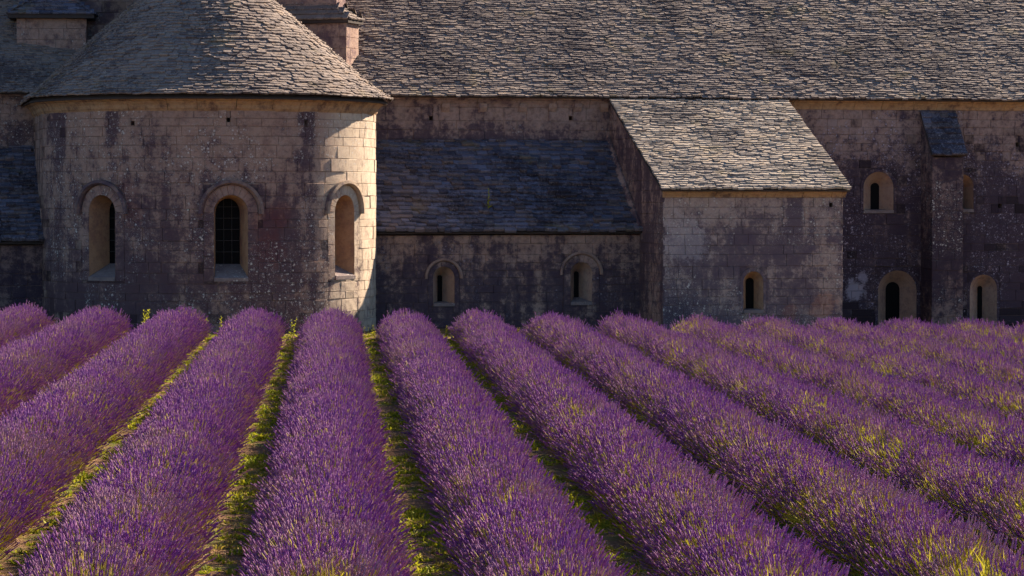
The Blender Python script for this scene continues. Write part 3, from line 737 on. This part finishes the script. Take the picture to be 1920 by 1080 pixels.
# ------------------------------------------------------------------ plants: instancing helper
def scatter(name, pts, rots, scl, idx, protos, parent=None):
    me = bpy.data.meshes.new(name); me.vertices.add(len(pts)); me.vertices.foreach_set('co', np.asarray(pts, 'f').ravel())
    for nm, ty, dat in (('rot','FLOAT_VECTOR',rots),('scl','FLOAT_VECTOR',scl),('idx','INT',idx)):
        a = me.attributes.new(nm, ty, 'POINT')
        a.data.foreach_set('vector' if ty == 'FLOAT_VECTOR' else 'value', np.asarray(dat, 'f' if ty != 'INT' else 'i').ravel())
    o = bpy.data.objects.new(name, me); COL.objects.link(o)
    if parent: o.parent = parent
    g = bpy.data.node_groups.new(name+'_spread', 'GeometryNodeTree')
    g.interface.new_socket('Geometry', in_out='INPUT', socket_type='NodeSocketGeometry')
    g.interface.new_socket('Geometry', in_out='OUTPUT', socket_type='NodeSocketGeometry')
    N = g.nodes; gi = N.new('NodeGroupInput'); go = N.new('NodeGroupOutput')
    ci = N.new('GeometryNodeCollectionInfo'); ci.inputs['Collection'].default_value = protos
    ci.inputs['Separate Children'].default_value = True; ci.inputs['Reset Children'].default_value = True
    ip = N.new('GeometryNodeInstanceOnPoints'); ip.inputs['Pick Instance'].default_value = True
    def attr(nm, ty):
        a = N.new('GeometryNodeInputNamedAttribute'); a.data_type = ty; a.inputs['Name'].default_value = nm
        return [s for s in a.outputs if s.enabled and s.name == 'Attribute'][0]
    L = g.links
    m2p = N.new('GeometryNodeMeshToPoints')
    L.new(gi.outputs[0], m2p.inputs[0]); L.new(m2p.outputs[0], ip.inputs['Points']); L.new(ci.outputs[0], ip.inputs['Instance'])
    L.new(attr('idx','INT'), ip.inputs['Instance Index']); L.new(attr('rot','FLOAT_VECTOR'), ip.inputs['Rotation']); L.new(attr('scl','FLOAT_VECTOR'), ip.inputs['Scale'])
    L.new(ip.outputs[0], go.inputs[0])
    md = o.modifiers.new('spread', 'NODES'); md.node_group = g
    return tag(o, kind='stuff')
def proto_col(name, meshes):
    c = bpy.data.collections.new(name)
    for i, me in enumerate(meshes):
        o = bpy.data.objects.new('%s_%02d' % (name, i), me); c.objects.link(o)
    return c
def leafy(k, col, trans, rough=.7):
    d = k.node('BsdfPrincipled'); k.put(d.inputs['Base Color'], col); d.inputs['Roughness'].default_value = rough; d.inputs['Specular IOR Level'].default_value = .15
    t = k.node('BsdfTranslucent'); k.put(t.inputs[0], col)
    x = k.node('MixShader'); x.inputs[0].default_value = trans
    k.t.links.new(d.outputs[0], x.inputs[1]); k.t.links.new(t.outputs[0], x.inputs[2]); k.t.links.new(x.outputs[0], k.out.inputs[0])
    return k.m
# lavender flower: violet to mauve, plant to plant and spike to spike
k = NT('lavender_flower'); oi = k.node('ObjectInfo'); p = k.pos()
c = k.mix(k.island(), (.225,.048,.29), (.50,.255,.39))
c = k.mix(k.math('MULTIPLY', oi.outputs['Random'], .7), c, (.145,.032,.26))
c = k.mix(k.math('MULTIPLY', k.step(k.noise(p, .8, 4), .48, .66), .6), c, (.36,.23,.25))
M['flower'] = leafy(k, c, .34)
k = NT('lavender_stem'); c = k.mix(k.island(), (.30,.27,.05), (.58,.46,.12))
M['stem'] = leafy(k, c, .3)
k = NT('lavender_leaf'); c = k.mix(k.island(), (.25,.24,.02), (.56,.49,.05)); M['lleaf'] = leafy(k, c, .3)
k = NT('lavender_heart'); M['heart'] = k.bsdf(k.mix(k.noise(k.pos(), 9, 5), (.035,.03,.02), (.08,.065,.035)), .95)
k = NT('weed_leaf'); c = k.mix(k.island(), (.14,.19,.015), (.38,.36,.025)); c = k.mix(k.math('MULTIPLY', k.step(k.noise(k.pos(), 1.1, 3), .55, .7), .6), c, (.34,.22,.07))
M['weed'] = leafy(k, c, .4)
k = NT('dry_straw'); c = k.mix(k.island(), (.40,.26,.12), (.52,.38,.18)); M['straw'] = leafy(k, c, .2)

def stalk(V, Fc, mats, base, dirv, length, head, rw, rng, stem_r=.0028):
    base = Vector(base); d = Vector(dirv).normalized(); s = d.orthogonal().normalized(); q = d.cross(s)
    bend = (s*rng.uniform(-1,1)+q*rng.uniform(-1,1))*.03
    top = base+d*(length-head)+bend
    def ring(c, r, n, a0=0): return [c+(s*math.cos(a0+i*2*math.pi/n)+q*math.sin(a0+i*2*math.pi/n))*r for i in range(n)]
    n0 = len(V); V += ring(base, stem_r*1.2, 3)+ring(top, stem_r, 3)
    for i in range(3): Fc.append((n0+i,n0+(i+1)%3,n0+3+(i+1)%3,n0+3+i)); mats.append(1)
    rows = ((0,.35),(.16,1.0),(.42,.82),(.70,.95),(.90,.55))
    a0 = rng.uniform(0,6); n0 = len(V); N = 5
    for t, r in rows: V += ring(top+d*head*t+bend*t*.3, rw*r*rng.uniform(.85,1.15), N, a0+t*2)
    V.append(top+d*head*1.05)
    for j in range(len(rows)-1):
        for i in range(N): Fc.append((n0+j*N+i, n0+j*N+(i+1)%N, n0+(j+1)*N+(i+1)%N, n0+(j+1)*N+i)); mats.append(0)
    e = n0+(len(rows)-1)*N
    for i in range(N): Fc.append((e+i, e+(i+1)%N, n0+len(rows)*N)); mats.append(0)
def blade(V, Fc, mats, base, dirv, length, wd, rng, mat=1):
    base = Vector(base); d = Vector(dirv).normalized(); s = d.orthogonal().normalized(); s = (s*math.cos(rng.uniform(0,6))+d.cross(s)*math.sin(rng.uniform(0,6))).normalized()
    mid = base+d*length*.5; tip = base+d*length+Vector((rng.uniform(-1,1),rng.uniform(-1,1),-.4))*length*.25
    n0 = len(V); V += [base-s*wd*.4, base+s*wd*.4, mid+s*wd*.5, mid-s*wd*.5, tip]
    Fc += [(n0,n0+1,n0+2,n0+3),(n0+3,n0+2,n0+4)]; mats += [mat,mat]
def finish(name, V, Fc, mats, materials):
    me = bpy.data.meshes.new(name); me.from_pydata([tuple(v) for v in V], [], Fc); me.update()
    for m in materials: me.materials.append(m)
    me.polygons.foreach_set('material_index', mats); return me
protos = []
for v in range(8):
    rng = random.Random(200+v); V, Fc, mats = [], [], []
    full = v < 6
    for i in range(13 if full else 3):
        a = rng.uniform(0,6.28); rr = .085*math.sqrt(rng.random())
        d = (math.cos(a)*rr*1.9+rng.gauss(0,.10), math.sin(a)*rr*1.9+rng.gauss(0,.10), 1)
        stalk(V, Fc, mats, (math.cos(a)*rr,math.sin(a)*rr,-.02), d, rng.uniform(.19,.37), rng.uniform(.05,.09), rng.uniform(.0058,.0078), rng)
    for i in range(5 if full else 20):
        a = rng.uniform(0,6.28); rr = .09*math.sqrt(rng.random())
        blade(V, Fc, mats, (math.cos(a)*rr,math.sin(a)*rr,-.03), (rng.gauss(0,.3),rng.gauss(0,.3),1), rng.uniform(.10,.21) if full else rng.uniform(.15,.29), rng.uniform(.006,.011) if full else rng.uniform(.009,.015), rng, 2)
    protos.append(finish('lavender_tuft', V, Fc, mats, [M['flower'], M['stem'], M['lleaf']]))
LAV = proto_col('lavender_tuft', protos)

SP = 1.675
rows_info = {
 -5: 'lavender row cut off by the left picture edge, outermost on the left',
 -4: 'lavender row in the left corner ending below the dark low roof left of the apse',
 -3: 'lavender row ending below the left apse window',
 -2: 'lavender row ending between the left and middle apse windows',
 -1: 'lavender row ending just right of the middle apse window',
 0: 'lavender row running straight up to the sunlit right apse window',
 1: 'lavender row ending just right of the apse in front of the dark low wall',
 2: 'lavender row ending just right of the low chapel left slit window',
 3: 'lavender row ending just left of the low chapel right slit window',
 4: 'lavender row ending where the low chapel meets the projecting chapel',
 5: 'lavender row ending below the left part of the projecting chapel front',
 6: 'lavender row ending below the window of the projecting chapel',
 7: 'lavender row ending below the right corner of the projecting chapel',
 8: 'lavender row ending below the tall arched opening in the right wall',
 9: 'lavender row ending below the narrow slit window at the far right',
 10: 'lavender row cut off by the right picture edge, outermost on the right'}
YEND = -10.3
tot = 0
for kr, lab in rows_info.items():
    o = kr*SP - .06; rng = random.Random(500+kr)
    t1 = (YEND - C2.y - E.y*o)/G.y + rng.uniform(-.35,.35)
    if o > 0: t0 = F_PX*(o-3.2)/1295
    else: t0 = F_PX*(-o-3.2)/625
    t0 = max(20.5, t0)
    if t0 > t1-1.5: t0 = t1-6
    def prof(t, o=o, t1=t1, t0=t0, kr=kr):
        e = 1.0
        if t > t1-.7: e = math.sqrt(max(.02, 1-((t-t1+.7)/.7)**2))
        h = (.50 if kr < 4 else .50-.014*min(5,kr-3))*(1+.14*wob(t*.55, kr*7.7, 1)+.08*wob(t*1.6, kr*3.3, 2)); a = (.58 if kr < 1 else .545)*(1+.10*wob(t*.5, kr*5.1, 4)+.07*wob(t*1.7, kr*2.1, 5))
        cx = .05*wob(t*.25, kr*9.1, 7)
        return a*(.4+.6*e), h*(.25+.75*e), cx
    def place(t, cx):
        p = C2+G*t+E*(o+cx); p.z = ground_z(p.x,p.y); return p
    pm = place((t0+t1)/2, 0)
    root = empty('lavender_row', (pm.x,pm.y,pm.z), lab, 'lavender', 'lavender rows of the field')
    # heart of the row: the woody mound
    V, Fc = [], []; NT_ = int((t1-t0)/.35)+2; NP = 10
    for i in range(NT_):
        t = t0+(t1-.12-t0)*i/(NT_-1); a, h, cx = prof(t); b0 = place(t, cx)
        for j in range(NP+1):
            ps_ = R_(-96+192*j/NP); f = .70+.07*wob(t*2.2, j*.9, kr)
            v = b0+E*(a*f*math.sin(ps_))+Vector((0,0,max(-.06,h*f*math.cos(ps_)))) - pm; V.append(v)
    Fc = [(i*(NP+1)+j, i*(NP+1)+j+1, (i+1)*(NP+1)+j+1, (i+1)*(NP+1)+j) for i in range(NT_-1) for j in range(NP)]
    Fc.append(tuple((NT_-1)*(NP+1)+j for j in range(NP+1)))
    obj('woody_heart', V, Fc, M['heart'], root, True)
    pts, rots, scl, idx = [], [], [], []
    n = int((t1-t0)*2.0*50)
    for i in range(n):
        t = t0+(t1-t0)*rng.random()
        endcap = t > t1-.75
        u = rng.uniform(-1,1); ps_ = R_(90)*(abs(u)**.95)*(1 if u>0 else -1)
        a, h, cx = prof(t); b0 = place(t, cx); f = .66+.05*rng.random()
        sx, cz = math.sin(ps_), math.cos(ps_)
        p = b0+E*(a*f*sx)+Vector((0,0,h*f*cz)) - pm
        nd = E*(sx*1.0/ a)+Vector((0,0,cz*1.0/h))
        nd.normalize()
        if endcap: nd += G*max(0,(t-t1+.75)/.75)*1.0
        nd = nd*.62+Vector((0,0,.55)); nd += Vector((rng.gauss(0,.12),rng.gauss(0,.12),rng.gauss(0,.08)))
        if nd.z < .12: nd.z = .12
        q = nd.to_track_quat('Z','Y') @ Quaternion((0,0,1), rng.uniform(0,6.28))
        pts.append(p); rots.append(tuple(q.to_euler())); s = rng.uniform(.78,1.12)
        scl.append((s,s,s*rng.uniform(.82,1.2)))
        # the lower flanks facing the shade carry fewer flowers and more leaf
        patchy = max(0, wob(t*.45, kr*4+u*1.4, 9)*.5+.5+.25*wob(t*1.5,kr*2+u,19))
        leafy_p = (.08 if kr < 1 else .26+.055*min(kr-1,4)) + (.9 if kr >= 2 else .3)*max(0, patchy-.46)*(1.6 if u < .25 else .5) + (.25 if abs(u) > .66 else 0)*patchy
        idx.append(rng.randrange(6,8) if rng.random() < leafy_p else rng.randrange(6))
    tot += n
    so = scatter('flower_spikes', pts, rots, scl, idx, LAV, root)
print('tufts', tot)

# ------------------------------------------------------------------ weeds between the rows
wp = []
for v in range(6):
    rng = random.Random(300+v); V, Fc, mats = [], [], []
    for i in range(26):
        a = rng.uniform(0,6.28); rr = .10*math.sqrt(rng.random())
        if v < 4: blade(V, Fc, mats, (math.cos(a)*rr,math.sin(a)*rr,-.01), (rng.gauss(0,.8),rng.gauss(0,.8),rng.uniform(.3,1)), rng.uniform(.05,.13), rng.uniform(.014,.032), rng, 0)
        else: blade(V, Fc, mats, (math.cos(a)*rr,math.sin(a)*rr,0), (rng.gauss(0,1),rng.gauss(0,1),rng.uniform(.05,.3)), rng.uniform(.06,.13), rng.uniform(.004,.009), rng, 1)
    wp.append(finish('weed_tuft', V, Fc, mats, [M['weed'], M['straw']]))
WEED = proto_col('weed_tuft', wp)
rng = random.Random(9)
def weed_patch(name, label, gen, n):
    pts, rots, scl, idx = [], [], [], []
    for i in range(n):
        r_ = gen()
        if not r_: continue
        p, dens, dry = r_
        pts.append(p); rots.append((rng.gauss(0,.15),rng.gauss(0,.15),rng.uniform(0,6.28))); s = rng.uniform(.5,1.15)*(.55+.6*dens); scl.append((s,s,s))
        idx.append(rng.randrange(4,6) if rng.random() < dry else rng.randrange(4))
    o = scatter(name, pts, rots, scl, idx, WEED); tag(o, label, 'weeds')
def gap_gen():
    kg = rng.randrange(-5,10)+.5; o = kg*SP-.06+rng.gauss(0,.22)
    t0 = max(20.5, F_PX*(abs(o)-3)/(1295 if o > 0 else 625)); t1 = 66.5
    if t0 >= t1: return None
    t = t0+(t1-t0)*rng.random()
    d = wob(t*.5, kg*6, 11)*.5+.5+.18*wob(t*1.7, kg*3, 12)
    if rng.random() > (d-.24)*2.2: return None
    p = C2+G*t+E*o; p.z = ground_z(p.x,p.y)
    return p, d, .25+.4*(1-d)
weed_patch('weeds', 'low green weeds and dry straw growing in the gaps between the lavender rows', gap_gen, 24000)
def verge_gen():
    x = rng.uniform(-9,24); y = rng.uniform(-10.6,-5.0)
    d = wob(x*.4,y*.4,15)*.5+.5
    if rng.random() > d*1.3: return None
    return Vector((x,y,ground_z(x,y))), d*1.1, .25
weed_patch('grass_verge', 'rough grass verge between the row ends and the abbey wall', verge_gen, 7000)

# ------------------------------------------------------------------ single weeds
def weed_plant(loc, h, seed, label, name='weed_plant', group='tall weeds at the row ends', n=3):
    rng = random.Random(seed); root = empty(name, loc, label, 'weed', group)
    for i in range(n):
        V, Fc, mats = [], [], []
        st = MB(); hh = h*rng.uniform(.7,1); lean = Vector((rng.uniform(-.25,.25),rng.uniform(-.2,.2),1)); b0 = Vector((rng.uniform(-.08,.08),rng.uniform(-.08,.08),0)) if n > 1 else Vector((0,0,0))
        st.tube([b0, b0+lean*hh*.5, b0+lean*hh], [.006,.005,.002]); st.build('stem', M['weed'], root)
        m = int(hh/.035)
        for j in range(m):
            f = (j+1)/m; a = j*2.4+rng.random()
            blade(V, Fc, mats, b0+lean*hh*f, (math.cos(a),math.sin(a),.7), .10*(1.15-f*.75)*h/.5, .045*(1.15-f*.6)*h/.5, rng, 0)
        me = finish('leaves', V, Fc, mats, [M['weed']]); o = bpy.data.objects.new('leaves', me); COL.objects.link(o); o.parent = root
def on_field(px, t):
    o = (px-625)*t/F_PX; p = C2+G*t+E*o; p.z = ground_z(p.x,p.y); return p
for px, t, h, lab, n in ((268,67.4,.60,'tall yellow-green weed clump below the left apse window',3),(284,67.2,.55,'smaller weed just right of the clump below the left apse window',2),
                         (393,67.8,.50,'thin single weed spire left of the middle apse window',1),(409,66.9,.46,'bushy weed at the row end below the middle apse window',2),
                         (551,67.2,.45,'pointed weed at the row end between middle and right apse windows',2),(688,67.2,.30,'low weed at the foot of the shaded apse corner',3),
                         (700,67.6,.32,'pale weed just right of the shaded apse corner foot',2),(832,66.8,.34,'low yellow weed at the row end below the low chapel left window',3),(968,66.5,.34,'low yellow weed at the row end between the two low chapel windows',3)):
    weed_plant(on_field(px,t), h, int(px), lab, n=n)
q = at(915,392,.35); weed_plant((q.x,.35,q.z), .55, 74, 'thin green weed growing on the low chapel roof', 'roof_weed', 'weeds on the roofs', 1)
yy = 4.0; q = at(655,112,yy); weed_plant((q.x,yy,Z_MAIN+(yy-YM+.32)*math.tan(PM)), .35, 72, 'yellow weed on the main roof beside the turret', 'roof_weed', 'weeds on the roofs', 3)
yy = YM-.25; q = at(806,176,yy); weed_plant((q.x,yy,Z_MAIN+.06), .18, 73, 'small green weed on the main roof eaves', 'roof_weed', 'weeds on the roofs', 2)
# dry stems standing out of the rows
def dry_stem(px, t, z0, pts, lab):
    p = on_field(px, t); b = MB(); b.tube([Vector(q) for q in pts], [.007]*(len(pts)-1)+[.003]); o = b.build('dry_stem', M['straw']); o.location = (p.x,p.y,p.z+z0)
    tag(o, lab, 'dry stem', 'dry stems in the lavender')
dry_stem(440, 43, .52, [(0,0,0),(.10,0,.10),(.22,0,.09),(.30,0,.0),(.33,0,-.12)], 'arched straw-coloured dry stem on the flank of the row below the middle window')
dry_stem(1392, 31.5, .35, [(0,0,0),(.0,0,.2),(.02,0,.42)], 'upright thin dry stem standing out of a right hand row')
